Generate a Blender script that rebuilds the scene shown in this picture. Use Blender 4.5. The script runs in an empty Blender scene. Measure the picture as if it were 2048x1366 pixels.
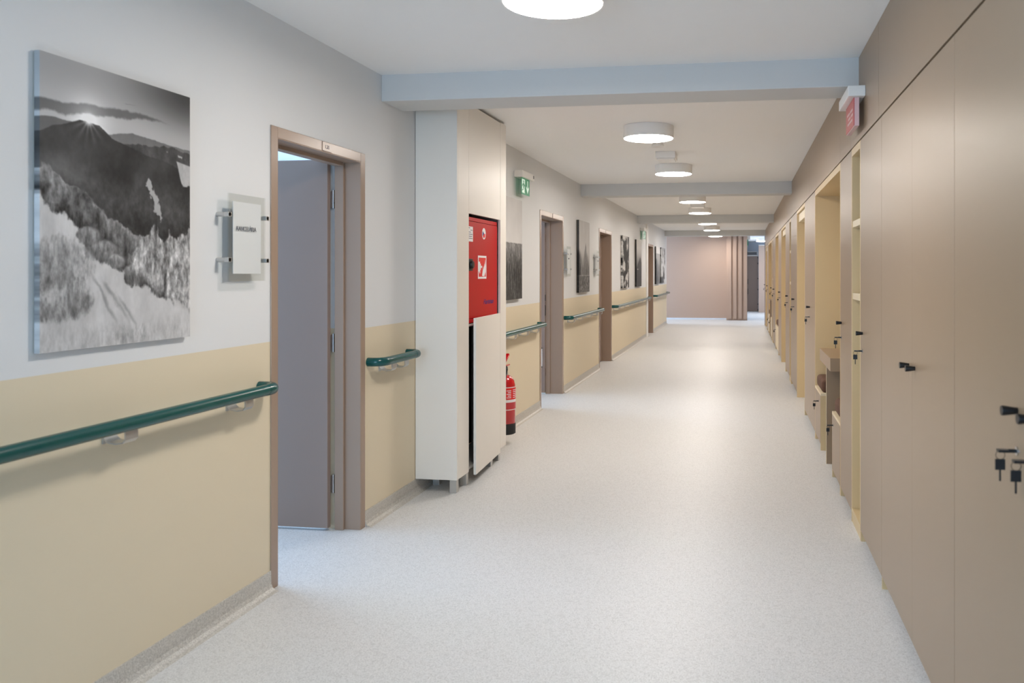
import bpy, math, random
import numpy as np
from math import sin, cos, pi, radians

sc = bpy.context.scene
COL = sc.collection

# ------------------------------------------------------------------ camera
EYE = 1.39
YAW = math.atan(231 / 1610)
cam_d = bpy.data.cameras.new('camera')
cam_d.sensor_width = 36
cam_d.lens = 1610 / 2048 * 36
cam_d.shift_x = (1024 - 1253) / 2048
cam_d.shift_y = (546 - 683) / 2048
cam_d.clip_start = 0.02
cam_d.dof.use_dof = True
cam_d.dof.focus_distance = 6.5
cam_d.dof.aperture_fstop = 4.5
cam = bpy.data.objects.new('camera', cam_d)
cam.location = (0, 0, EYE)
cam.rotation_euler = (pi / 2, 0, YAW)
COL.objects.link(cam)
sc.camera = cam

# ------------------------------------------------------------------ light
sc.view_settings.view_transform = 'Standard'
sc.view_settings.look = 'None'
sc.view_settings.gamma = 1
sc.view_settings.use_curve_mapping = False
sc.view_settings.exposure = 2.2
world = bpy.data.worlds.new('world')
sc.world = world
world.use_nodes = True
world.node_tree.nodes['Background'].inputs[0].default_value = (0.55, 0.7, 1, 1)
world.node_tree.nodes['Background'].inputs[1].default_value = 0.3

LAMP_E = 17.0
LAMP_C = (1.0, 0.93, 0.865)

def area(name, loc, rot, sx, sy, power, col):
    d = bpy.data.lights.new(name, 'AREA')
    d.shape = 'RECTANGLE'; d.size = sx; d.size_y = sy; d.energy = power; d.color = col
    o = bpy.data.objects.new(name, d); o.location = loc; o.rotation_euler = rot
    COL.objects.link(o); return o
DAY = (0.56, 0.75, 1.0)
area('daylight_behind_camera', (-1.0, -2.2, 1.35), (radians(90), 0, 0), 1.9, 1.5, 17, (0.47, 0.72, 1.0))   # window_1
area('daylight_office', (-5.6, 4.6, 1.5), (radians(90), 0, radians(-90)), 3.0, 1.6, 38, (0.45, 0.68, 1.0))   # window_2
area('daylight_second_room', (-5.6, 9.3, 1.5), (radians(90), 0, radians(-90)), 1.6, 1.6, 20, DAY)  # window_3
area('daylight_hall', (-4.6, 23.0, 1.5), (radians(90), 0, radians(-90)), 1.7, 2.0, 15, DAY)  # window_4
area('daylight_passage', (2.7, 26.2, 1.6), (radians(90), 0, radians(90)), 3.4, 1.6, 12, DAY)  # window_5

# ------------------------------------------------------------------ materials
def srgb(r, g, b):
    f = lambda v: (v / 255 / 12.92) if v / 255 <= 0.04045 else ((v / 255 + 0.055) / 1.055) ** 2.4
    return (f(r), f(g), f(b), 1)

def mat(name, col, rough=0.5, metal=0.0, spec=0.5, bump=0, bscale=200, emit=None, estr=0, alpha=None, trans=0, var=0, vscale=3, coat=0):
    m = bpy.data.materials.new(name); m.use_nodes = True
    nt = m.node_tree; b = nt.nodes['Principled BSDF']
    b.inputs['Base Color'].default_value = col
    b.inputs['Roughness'].default_value = rough
    b.inputs['Metallic'].default_value = metal
    b.inputs['Specular IOR Level'].default_value = spec
    b.inputs['Coat Weight'].default_value = coat
    b.inputs['Transmission Weight'].default_value = trans
    if emit:
        b.inputs['Emission Color'].default_value = emit
        b.inputs['Emission Strength'].default_value = estr
    if bump or var:
        g = nt.nodes.new('ShaderNodeNewGeometry')
    if bump:
        n = nt.nodes.new('ShaderNodeTexNoise'); n.inputs['Scale'].default_value = bscale
        n.inputs['Detail'].default_value = 3
        nt.links.new(g.outputs['Position'], n.inputs['Vector'])
        bp = nt.nodes.new('ShaderNodeBump'); bp.inputs['Strength'].default_value = bump
        bp.inputs['Distance'].default_value = 0.002
        nt.links.new(n.outputs['Fac'], bp.inputs['Height'])
        nt.links.new(bp.outputs['Normal'], b.inputs['Normal'])
    if var:
        n = nt.nodes.new('ShaderNodeTexNoise'); n.inputs['Scale'].default_value = vscale
        n.inputs['Detail'].default_value = 4
        nt.links.new(g.outputs['Position'], n.inputs['Vector'])
        r = nt.nodes.new('ShaderNodeValToRGB')
        r.color_ramp.elements[0].position = 0.3; r.color_ramp.elements[1].position = 0.7
        r.color_ramp.elements[0].color = tuple(c * (1 - var) for c in col[:3]) + (1,)
        r.color_ramp.elements[1].color = tuple(min(1, c * (1 + var)) for c in col[:3]) + (1,)
        nt.links.new(n.outputs['Fac'], r.inputs['Fac'])
        nt.links.new(r.outputs['Color'], b.inputs['Base Color'])
    return m

WAINSCOT_Z = 1.089
def wall_paint():
    m = mat('two_tone_wall_paint', srgb(222, 222, 222), 0.55, bump=0.15, bscale=350)
    nt = m.node_tree; b = nt.nodes['Principled BSDF']
    g = nt.nodes.new('ShaderNodeNewGeometry'); s = nt.nodes.new('ShaderNodeSeparateXYZ')
    nt.links.new(g.outputs['Position'], s.inputs[0])
    lt = nt.nodes.new('ShaderNodeMath'); lt.operation = 'LESS_THAN'; lt.inputs[1].default_value = WAINSCOT_Z
    nt.links.new(s.outputs['Z'], lt.inputs[0])
    mx = nt.nodes.new('ShaderNodeMix'); mx.data_type = 'RGBA'
    mx.inputs[6].default_value = srgb(224, 225, 225); mx.inputs[7].default_value = srgb(224, 210, 182)
    nt.links.new(lt.outputs[0], mx.inputs[0]); nt.links.new(mx.outputs[2], b.inputs['Base Color'])
    return m

def floor_mat(name, base, lo, hi, rough):
    m = mat(name, base, rough, spec=0.45)
    nt = m.node_tree; b = nt.nodes['Principled BSDF']
    g = nt.nodes.new('ShaderNodeNewGeometry')
    n1 = nt.nodes.new('ShaderNodeTexNoise'); n1.inputs['Scale'].default_value = 190; n1.inputs['Detail'].default_value = 2
    n2 = nt.nodes.new('ShaderNodeTexVoronoi'); n2.inputs['Scale'].default_value = 120
    nt.links.new(g.outputs['Position'], n1.inputs['Vector']); nt.links.new(g.outputs['Position'], n2.inputs['Vector'])
    r = nt.nodes.new('ShaderNodeValToRGB')
    e = r.color_ramp.elements
    e[0].position = 0.30; e[0].color = lo
    e[1].position = 0.66; e[1].color = hi
    x = e.new(0.47); x.color = base
    nt.links.new(n1.outputs['Fac'], r.inputs['Fac'])
    r2 = nt.nodes.new('ShaderNodeValToRGB')
    r2.color_ramp.elements[0].position = 0.0; r2.color_ramp.elements[0].color = (0.87, 0.87, 0.865, 1)
    r2.color_ramp.elements[1].position = 0.55; r2.color_ramp.elements[1].color = (1, 1, 1, 1)
    sep = nt.nodes.new('ShaderNodeSeparateColor'); nt.links.new(n2.outputs['Color'], sep.inputs[0])
    nt.links.new(sep.outputs[0], r2.inputs['Fac'])
    mx = nt.nodes.new('ShaderNodeMix'); mx.data_type = 'RGBA'; mx.blend_type = 'MULTIPLY'; mx.inputs[0].default_value = 1
    nt.links.new(r.outputs['Color'], mx.inputs[6]); nt.links.new(r2.outputs['Color'], mx.inputs[7])
    nt.links.new(mx.outputs[2], b.inputs['Base Color'])
    n3 = nt.nodes.new('ShaderNodeTexNoise'); n3.inputs['Scale'].default_value = 60
    nt.links.new(g.outputs['Position'], n3.inputs['Vector'])
    bp = nt.nodes.new('ShaderNodeBump'); bp.inputs['Strength'].default_value = 0.08; bp.inputs['Distance'].default_value = 0.001
    nt.links.new(n3.outputs['Fac'], bp.inputs['Height']); nt.links.new(bp.outputs['Normal'], b.inputs['Normal'])
    return m

def vcol_mat(name, rough=0.6):
    m = mat(name, (0.5, 0.5, 0.5, 1), rough, spec=0.35)
    nt = m.node_tree; b = nt.nodes['Principled BSDF']
    a = nt.nodes.new('ShaderNodeVertexColor'); a.layer_name = 'print'
    nt.links.new(a.outputs['Color'], b.inputs['Base Color'])
    return m

def glass_mat():
    m = bpy.data.materials.new('clear_acrylic'); m.use_nodes = True
    nt = m.node_tree; nt.nodes.clear()
    o = nt.nodes.new('ShaderNodeOutputMaterial'); t = nt.nodes.new('ShaderNodeBsdfTransparent'); g = nt.nodes.new('ShaderNodeBsdfGlossy')
    t.inputs[0].default_value = (0.965, 0.975, 0.97, 1); g.inputs['Roughness'].default_value = 0.08
    x = nt.nodes.new('ShaderNodeMixShader')
    x.inputs[0].default_value = 0.06; nt.links.new(t.outputs[0], x.inputs[1]); nt.links.new(g.outputs[0], x.inputs[2])
    nt.links.new(x.outputs[0], o.inputs['Surface'])
    return m

M = dict(
    wall=wall_paint(),
    white=mat('white_wall_paint', srgb(226, 228, 230), 0.6, bump=0.15, bscale=350),
    ceil=mat('ceiling_paint', srgb(249, 248, 246), 0.7, bump=0.1, bscale=300),
    beam=mat('beam_paint', srgb(212, 212, 210), 0.65, bump=0.1, bscale=300),
    floor=floor_mat('speckled_vinyl', srgb(213, 213, 212), srgb(194, 193, 192), srgb(226, 226, 225), 0.44),
    base=floor_mat('speckled_cove_vinyl', srgb(196, 191, 182), srgb(176, 171, 163), srgb(212, 208, 200), 0.45),
    tan=mat('tan_laminate', srgb(154, 132, 107), 0.36, bump=0.06, bscale=500, var=0.02, vscale=1.5),
    tanwall=mat('tan_panel', srgb(184, 160, 144), 0.5, bump=0.05, bscale=400),
    cream=mat('cream_laminate', srgb(214, 190, 146), 0.42),
    creamlt=mat('cream_edge', srgb(232, 216, 184), 0.42),
    dark=mat('dark_gap', srgb(52, 44, 40), 0.8),
    frame=mat('taupe_door_frame_enamel', srgb(161, 138, 120), 0.27),
    leaf=mat('taupe_door_leaf_laminate', srgb(150, 131, 121), 0.42, bump=0.05, bscale=500),
    hosecab=mat('ivory_laminate', srgb(236, 231, 222), 0.36),
    red=mat('red_enamel', srgb(188, 14, 18), 0.42, spec=0.25),
    redext=mat('red_extinguisher_enamel', srgb(196, 12, 24), 0.18, coat=0.6),
    green=mat('dark_green_rail_vinyl', srgb(4, 78, 74), 0.25, var=0.05, vscale=8),
    greencap=mat('green_rail_end_cap', srgb(4, 76, 74), 0.2),
    alu=mat('brushed_aluminium', srgb(196, 194, 190), 0.32, metal=0.7),
    steel=mat('steel', srgb(190, 190, 190), 0.25, metal=1),
    black=mat('black_plastic', srgb(14, 15, 18), 0.35),
    blackm=mat('black_rubber', srgb(30, 32, 34), 0.6),
    paper=mat('white_paper', srgb(238, 238, 240), 0.6),
    ink=mat('grey_ink', srgb(92, 92, 98), 0.7),
    blue=mat('blue_ink', srgb(30, 50, 130), 0.6),
    glass=glass_mat(),
    sgreen=mat('sign_green', srgb(14, 112, 72), 0.35, emit=srgb(14, 112, 72), estr=0.12),
    sgreenw=mat('sign_white', srgb(214, 232, 218), 0.4, emit=srgb(214, 232, 218), estr=0.1),
    sred=mat('sign_red', srgb(196, 66, 70), 0.3),
    sredw=mat('sign_pale_pink', srgb(226, 190, 192), 0.3),
    plastic=mat('white_plastic', srgb(238, 236, 232), 0.4),
    lampside=mat('lamp_housing_white', srgb(246, 244, 240), 0.45),
    diffuser=mat('lit_diffuser', (1, 1, 1, 1), 0.5, emit=(*LAMP_C, 1), estr=LAMP_E),
    cushion=mat('brown_velour', srgb(98, 68, 52), 0.85, bump=0.5, bscale=900, var=0.12, vscale=14),
    print=vcol_mat('canvas_print'),
    flame=mat('safety_red', srgb(226, 38, 34), 0.4),
    daytint=mat('white_paint_daylight_tint', srgb(215, 222, 232), 0.6),  # white paint with the bluish daylight of the far end mixed into its colour
)

# ------------------------------------------------------------------ geometry helper
class G:
    def __init__(self): self.v = []; self.f = []; self.s = []
    def add(self, vs, fs, smooth=False):
        n = len(self.v); self.v += [tuple(map(float, p)) for p in vs]
        self.f += [tuple(i + n for i in q) for q in fs]; self.s += [smooth] * len(fs); return self
    def box(self, x0, x1, y0, y1, z0, z1):
        if x0 > x1: x0, x1 = x1, x0
        if y0 > y1: y0, y1 = y1, y0
        if z0 > z1: z0, z1 = z1, z0
        vs = [(x0,y0,z0),(x1,y0,z0),(x1,y1,z0),(x0,y1,z0),(x0,y0,z1),(x1,y0,z1),(x1,y1,z1),(x0,y1,z1)]
        return self.add(vs, [(0,3,2,1),(4,5,6,7),(0,1,5,4),(1,2,6,5),(2,3,7,6),(3,0,4,7)])
    def obox(self, o, ux, uy, lx, ly, z0, z1):
        """box with horizontal axes ux, uy (2D unit vectors) from corner o"""
        P = [(o[0], o[1]), (o[0]+ux[0]*lx, o[1]+ux[1]*lx), (o[0]+ux[0]*lx+uy[0]*ly, o[1]+ux[1]*lx+uy[1]*ly), (o[0]+uy[0]*ly, o[1]+uy[1]*ly)]
        return self.prism(P, z0, z1)
    def prism(self, P, z0, z1):
        n = len(P)
        A = sum(P[i][0]*P[(i+1)%n][1]-P[(i+1)%n][0]*P[i][1] for i in range(n))
        if A < 0: P = P[::-1]
        vs = [(p[0],p[1],z0) for p in P] + [(p[0],p[1],z1) for p in P]
        return self.add(vs, [tuple(range(n))[::-1], tuple(range(n, 2*n))] + [(i,(i+1)%n,(i+1)%n+n,i+n) for i in range(n)])
    def yzprism(self, P, x0, x1):
        """outline P in (y,z), extruded along x"""
        n = len(P)
        A = sum(P[i][0]*P[(i+1)%n][1]-P[(i+1)%n][0]*P[i][1] for i in range(n))
        if A < 0: P = P[::-1]
        if x0 > x1: x0, x1 = x1, x0
        vs = [(x0,p[0],p[1]) for p in P] + [(x1,p[0],p[1]) for p in P]
        return self.add(vs, [tuple(range(n))[::-1], tuple(range(n, 2*n))] + [(i,(i+1)%n,(i+1)%n+n,i+n) for i in range(n)])
    def lathe(self, c, prof, axis='z', n=32, smooth=True):
        """prof: list of (r, h) along the axis; end radii may be 0"""
        vs = []; fs = []
        def pt(r, h, t):
            a, b = r*cos(t), r*sin(t)
            return {'z': (c[0]+a, c[1]+b, c[2]+h), 'x': (c[0]+h, c[1]+a, c[2]+b), 'y': (c[0]+b, c[1]+h, c[2]+a)}[axis]
        for r, h in prof:
            for k in range(n): vs.append(pt(max(r, 1e-5), h, 2*pi*k/n))
        for i in range(len(prof)-1):
            for k in range(n):
                a, b = i*n+k, i*n+(k+1)%n
                fs.append((a, b, b+n, a+n))
        fs.append(tuple(range(n))[::-1]); fs.append(tuple(range((len(prof)-1)*n, len(prof)*n)))
        return self.add(vs, fs, smooth)
    def tube(self, path, r, n=16, caps=True):
        P = [np.array(p, float) for p in path]
        vs = []; up = np.array((0, 0, 1.0)); prev = None
        for i, p in enumerate(P):
            t = P[min(i+1, len(P)-1)] - P[max(i-1, 0)]; t /= np.linalg.norm(t)
            if prev is None:
                u = np.cross(t, up)
                if np.linalg.norm(u) < 1e-3: u = np.cross(t, (1, 0, 0))
            else:
                u = prev - t*np.dot(prev, t)
            u /= np.linalg.norm(u); w = np.cross(t, u); prev = u
            rr = r[i] if isinstance(r, (list, tuple)) else r
            for k in range(n):
                a = 2*pi*k/n; vs.append(p + rr*(cos(a)*u + sin(a)*w))
        fs = []
        for i in range(len(P)-1):
            for k in range(n):
                a, b = i*n+k, i*n+(k+1)%n; fs.append((a, a+n, b+n, b))
        self.add(vs, fs, True)
        if caps:
            m = len(P)
            self.add(vs[:n], [tuple(range(n))]); self.add(vs[(m-1)*n:], [tuple(range(n))[::-1]])
        return self

def root_loc(o):
    while o.parent: o = o.parent
    return o.location
def build(name, g, m, parent=None, bevel=0.0, seg=2, label=None):
    me = bpy.data.meshes.new(name)
    off = root_loc(parent) if parent else (0, 0, 0)
    me.from_pydata([(v[0]-off[0], v[1]-off[1], v[2]-off[2]) for v in g.v], [], g.f)
    me.polygons.foreach_set('use_smooth', g.s)
    if any(g.s):
        try: me.set_sharp_from_angle(angle=radians(40))
        except Exception: pass
    me.materials.append(m); me.update()
    o = bpy.data.objects.new(name, me); COL.objects.link(o)
    if parent: o.parent = parent
    if bevel:
        b = o.modifiers.new('bevel', 'BEVEL'); b.width = bevel; b.segments = seg; b.limit_method = 'ANGLE'
        b.harden_normals = False
    if label: o['label'] = label
    return o
def thing(name, loc, label, cat, group=None):
    o = bpy.data.objects.new(name, None); o.empty_display_size = 0.1; COL.objects.link(o); o.location = loc
    o['label'] = label; o['category'] = cat
    if group: o['group'] = group
    return o
def tag(o, label, cat, group=None):
    o['label'] = label; o['category'] = cat
    if group: o['group'] = group
    return o
def struct(name, g=None, m=None, loc=(0, 0, 0), bevel=0):
    if g is None:
        o = bpy.data.objects.new(name, None); o.empty_display_size = 0.1; COL.objects.link(o); o.location = loc
    else: o = build(name, g, m, None, bevel)
    o['kind'] = 'structure'; return o
def children(o): return [c for c in bpy.data.objects if c.parent == o]
def copy_tree(o, parent=None):
    c = o.copy(); COL.objects.link(c); c.parent = parent
    for ch in children(o): copy_tree(ch, c)
    return c
def text_mesh(name, s, size, m, parent, origin, xdir, zdir=(0, 0, 1), align='CENTER', thick=0.0006, xs=1.0, shear=0.0, label=None):
    """letters standing on a wall: origin = baseline point, xdir = reading direction"""
    cu = bpy.data.curves.new('t', 'FONT'); cu.body = s; cu.size = size; cu.align_x = align; cu.extrude = thick; cu.shear = shear
    t = bpy.data.objects.new('t', cu); COL.objects.link(t)
    dg = bpy.context.evaluated_depsgraph_get()
    me = bpy.data.meshes.new_from_object(t.evaluated_get(dg))
    bpy.data.objects.remove(t); bpy.data.curves.remove(cu)
    me.name = name
    off = root_loc(parent)
    x = np.array(xdir, float); z = np.array(zdir, float); nrm = np.cross(x, z)
    for v in me.vertices:
        p = np.array(origin) + x*v.co.x*xs + z*v.co.y + nrm*v.co.z
        v.co = (p[0]-off[0], p[1]-off[1], p[2]-off[2])
    me.materials.clear(); me.materials.append(m)
    o = bpy.data.objects.new(name, me); COL.objects.link(o); o.parent = parent
    if label: o['label'] = label
    return o

# ------------------------------------------------------------------ main measures (metres; y runs down the corridor)
XL = -2.047        # left wall surface
XR = 0.609         # front plane of the built-in cupboards
CZ = 2.525         # ceiling
WT = 0.20          # left wall thickness
YE = 22.0          # end of the left wall
OPEN = [(3.32, 4.108), (8.07, 9.062), (11.505, 12.535), (17.593, 18.56)]   # door openings along y
DTOP = 1.99
FLY = 24.12        # tan wall at the far end

# ------------------------------------------------------------------ structure
struct('floor', G().box(-6.0, 3.0, -2.6, 30.2, -0.06, 0), M['floor'])
struct('ceiling', G().box(-6.0, 3.0, -2.6, 30.2, CZ, CZ+0.08), M['ceil'])
g = G(); y = -2.6
for a, b in OPEN:
    g.box(XL-WT, XL, y, a, 0, CZ)
    g.box(XL-WT, XL, a, b, DTOP, CZ)
    y = b
g.box(XL-WT, XL, y, YE, 0, CZ)
struct('wall_left', g, M['wall'])
struct('wall_right', G().box(1.25, 1.35, -2.6, 21.83, 0, CZ), M['white'])
def wall_with_window(name, x0, x1, y0, y1, wa, wb, z0, z1, axis):
    g = G()
    if axis == 'x':   # wall thin in x
        g.box(x0, x1, y0, wa, 0, CZ); g.box(x0, x1, wb, y1, 0, CZ); g.box(x0, x1, wa, wb, 0, z0); g.box(x0, x1, wa, wb, z1, CZ)
    else:
        g.box(x0, wa, y0, y1, 0, CZ); g.box(wb, x1, y0, y1, 0, CZ); g.box(wa, wb, y0, y1, 0, z0); g.box(wa, wb, y0, y1, z1, CZ)
    return struct(name, g, M['white'])
def window(n, x0, x1, y0, y1, z0, z1, axis):
    w = struct('window_%d' % n, None, None, ((x0+x1)/2, (y0+y1)/2, z0))
    t = 0.05; g = G(); gl = G()
    if axis == 'x':
        g.box(x0, x1, y0, y0+t, z0, z1).box(x0, x1, y1-t, y1, z0, z1).box(x0, x1, y0+t, y1-t, z0, z0+t).box(x0, x1, y0+t, y1-t, z1-t, z1)
        g.box(x0, x1, (y0+y1)/2-t/2, (y0+y1)/2+t/2, z0+t, z1-t)
        gl.box((x0+x1)/2-.004, (x0+x1)/2+.004, y0+t, y1-t, z0+t, z1-t)
    else:
        g.box(x0, x0+t, y0, y1, z0, z1).box(x1-t, x1, y0, y1, z0, z1).box(x0+t, x1-t, y0, y1, z0, z0+t).box(x0+t, x1-t, y0, y1, z1-t, z1)
        g.box((x0+x1)/2-t/2, (x0+x1)/2+t/2, y0, y1, z0+t, z1-t)
        gl.box(x0+t, x1-t, (y0+y1)/2-.004, (y0+y1)/2+.004, z0+t, z1-t)
    build('window_frame', g, M['plastic'], w); build('pane', gl, M['glass'], w)
wall_with_window('wall_back', -2.247, 1.35, -2.6, -2.5, -1.95, -0.05, 0.6, 2.1, 'y')
window(1, -1.95, -0.05, -2.58, -2.52, 0.6, 2.1, 'y')
# rooms behind the two open doors
g = G()
g.box(-6.0, -5.9, 1.0, 3.1, 0, CZ).box(-6.0, -5.9, 6.1, 8.5, 0, CZ).box(-6.0, -5.9, 10.1, 11.3, 0, CZ)
g.box(-6.0, -5.9, 3.1, 6.1, 0, 0.7).box(-6.0, -5.9, 3.1, 6.1, 2.3, CZ).box(-6.0, -5.9, 8.5, 10.1, 0, 0.7).box(-6.0, -5.9, 8.5, 10.1, 2.3, CZ)
g.box(-5.9, XL-WT, 1.0, 1.1, 0, CZ).box(-5.9, XL-WT, 7.5, 7.6, 0, CZ).box(-5.9, XL-WT, 11.2, 11.3, 0, CZ)
struct('wall_rooms', g, M['white'])
window(2, -5.98, -5.92, 3.1, 6.1, 0.7, 2.3, 'x')
window(3, -5.98, -5.92, 8.5, 10.1, 0.7, 2.3, 'x')
# hall at the far end
struct('wall_corner', G().box(-6.0, XL-WT, YE-0.12, YE, 0, CZ), M['white'])
g = G().box(-5.1, -5.0, YE, 22.15, 0, CZ).box(-5.1, -5.0, 23.85, 24.12, 0, CZ).box(-5.1, -5.0, 22.15, 23.85, 0, 0.4).box(-5.1, -5.0, 22.15, 23.85, 2.4, CZ)
struct('wall_hall', g, M['white'])
window(4, -5.08, -5.02, 22.15, 23.85, 0.4, 2.4, 'x')
struct('wall_end', G().box(-5.0, 0.15, FLY, FLY+0.1, 0, CZ), M['tanwall'])
struct('baseboard_end', G().box(-5.0, -0.46, FLY-0.018, FLY, 0, 0.05), M['daytint'])
struct('wall_passage', G().box(0.05, 0.15, FLY+0.1, 30.0, 0, CZ), M['white'])
struct('wall_passage_end', G().box(0.05, 3.0, 30.0, 30.1, 0, CZ), M['daytint'])
g = G().box(2.9, 3.0, 21.83, 24.5, 0, CZ).box(2.9, 3.0, 27.9, 30, 0, CZ).box(2.9, 3.0, 24.5, 27.9, 0, 0.8).box(2.9, 3.0, 24.5, 27.9, 2.4, CZ)
g.box(1.25, 3.0, 21.73, 21.83, 0, CZ)
struct('wall_passage_right', g, M['daytint'])
window(5, 2.92, 2.98, 24.5, 27.9, 0.8, 2.4, 'x')

# coved baseboard, left wall only between the door frames
g = G(); y = -2.5
prof = [(0, 0), (0.042, 0), (0.024, 0.004), (0.012, 0.014), (0.006, 0.03), (0.005, 0.085), (0, 0.085)]
for a, b in OPEN + [(YE, YE)]:
    y1 = a-0.05 if a < YE else YE
    P = [(XL+dx, z) for dx, z in prof]
    n = len(P); vs = [(p[0], y, p[1]) for p in P] + [(p[0], y1, p[1]) for p in P]
    g.add(vs, [tuple(range(n)), tuple(range(n, 2*n))[::-1]] + [(i, i+n, (i+1) % n+n, (i+1) % n) for i in range(n)])
    y = b+0.05
struct('baseboard_left', g, M['base'])

# ceiling beams
for i, (y0, y1) in enumerate([(4.37, 4.66), (10.13, 10.4), (15.75, 16.02), (21.45, 21.72)]):
    struct('trim_%d' % (i+1), G().box(XL, 1.25 if False else XR+0.02, y0, y1, 2.374, CZ+0.01), M['beam'], bevel=0.004)
# pale vertical profile on the left wall before the last door
o = struct('trim_5', G().box(XL, XL+0.022, 17.2, 17.46, 0.0, 2.42), M['plastic'], bevel=0.004)
struct('trim_6', G().box(XL, XL+0.03, 17.16, 17.22, 2.42, CZ), M['plastic'])

# ------------------------------------------------------------------ doors in the left wall
def door(n, a, b, depth, opened, vent=False):
    d = struct('door_%d' % n, None, None, (XL, (a+b)/2, 0))
    x1 = XL+0.006; xi = XL-depth
    g = G()
    for (p, q) in ((a-0.05, a), (b, b+0.05)):                       # casings on the wall face
        g.box(XL, x1, p, q, 0, DTOP+0.05)
    g.box(XL, x1, a, b, DTOP, DTOP+0.05)
    for p, q in ((a-0.001, a+0.004), (b-0.004, b+0.001)):           # reveal lining
        g.box(xi, x1-0.001, p, q, 0, DTOP)
    g.box(xi, x1-0.001, a, b, DTOP-0.004, DTOP+0.001)
    e = 0.022                                                       # rebate step, set in from the lining
    g.box(xi-0.05, xi, a-0.001, a+e, 0, DTOP-0.004); g.box(xi-0.05, xi, b-e, b+0.001, 0, DTOP-0.004)
    g.box(xi-0.05, xi, a+e, b-e, DTOP-e, DTOP+0.001)
    build('door_frame', g, M['frame'], d, bevel=0.002)
    m = (a+b)/2
    build('frame_joint', G().box(x1, x1+0.0015, m-0.004, m+0.004, DTOP+0.001, DTOP+0.049), M['dark'], d, label='dark seam in the middle of the frame head')
    if opened:
        hx = xi-(0.053 if vent else 0.075); w = b-a-0.03; y1 = b-0.005
        lf = build('door_leaf', G().box(hx-w, hx, y1-0.045, y1-0.012, 0.016, DTOP+0.01).box(hx-w+.01, hx-0.012, y1-0.012, y1, 0.016, DTOP-0.005), M['leaf'], d, bevel=0.002)
        for z in (0.247, 1.011, 1.79):
            build('hinge', G().lathe((hx+0.012, y1-0.005, z-0.05), [(0.008, 0), (0.008, 0.1)], n=12).box(hx+0.0, hx+0.012, y1-0.01, y1-0.004, z-0.045, z+0.045), M['steel'], d)
        build('hinge_screw', G().lathe((xi-0.052, b-0.012, 1.77), [(0.004, 0), (0.004, 0.002)], 'x', 8), M['black'], d)
        if vent:
            build('vent_grille', G().box(hx-0.55, hx-0.03, y1-0.053, y1-0.045, 0.32, 0.52), M['paper'], lf)
            for z0, z1 in ((0.305, 0.32), (0.52, 0.535)):
                build('grille_edge', G().box(hx-0.55, hx-0.03, y1-0.054, y1-0.045, z0, z1), M['black'], lf)
            build('lock_plate', G().box(hx, hx+0.003, y1-0.04, y1-0.018, 1.07, 1.14), M['black'], lf)
            build('lock_plate', G().box(hx, hx+0.003, y1-0.04, y1-0.018, 0.90, 1.02), M['black'], lf)
    else:
        lf = build('door_leaf', G().box(xi-0.045, xi-0.008, a+e+0.002, b-e-0.002, 0.008, DTOP-e-0.003), M['leaf'], d, bevel=0.002)
        build('door_handle', G().tube([(xi-0.01, a+0.08, 1.03), (xi+0.045, a+0.08, 1.03), (xi+0.05, a+0.1, 1.03), (xi+0.05, a+0.2, 1.03)], 0.009, 10).box(xi-0.008, xi-0.002, a+0.06, a+0.1, 0.9, 1.08), M['steel'], d)
    return d
d1 = door(1, *OPEN[0], 0.085, True)
d2 = door(2, *OPEN[1], 0.14, True, vent=True)
door(3, *OPEN[2], 0.14, False)
door(4, *OPEN[3], 0.14, False)
# small number plate on the first frame head
gp = G().box(XL+0.0065, XL+0.009, 3.70, 3.79, DTOP+0.003, DTOP+0.047)
build('number_plate', gp, M['frame'], d1, bevel=0.001, label='small plate riveted on the frame head')
text_mesh('plate_number', '1.21', 0.026, M['ink'], d1, (XL+0.0095, 3.745, DTOP+0.016), (0, 1, 0))

# ------------------------------------------------------------------ canvas prints
def fbm(H, W, seed, base=4, octaves=6, gain=0.5, sx=1.0, sy=1.0):
    r = np.random.RandomState(seed); out = np.zeros((H, W)); amp = 1; tot = 0
    for o in range(octaves):
        ny = max(2, int(base*sy*2**o)+2); nx = max(2, int(base*sx*2**o)+2)
        gr = r.rand(ny+1, nx+1)
        yy = np.linspace(0, ny-1.001, H); xx = np.linspace(0, nx-1.001, W)
        iy = yy.astype(int); ix = xx.astype(int); fy = yy-iy; fx = xx-ix
        fy = fy*fy*(3-2*fy); fx = fx*fx*(3-2*fx)
        a = gr[np.ix_(iy, ix)]; b = gr[np.ix_(iy, ix+1)]; c = gr[np.ix_(iy+1, ix)]; d = gr[np.ix_(iy+1, ix+1)]
        out += amp*((a*(1-fx)+b*fx)*(1-fy)[:, None] + (c*(1-fx)+d*fx)*fy[:, None]); tot += amp; amp *= gain
    return out/tot
def sm(a, b, x): t = np.clip((x-a)/(b-a), 0, 1); return t*t*(3-2*t)
def lerp(a, b, t): return a*(1-t)+b*t

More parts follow.
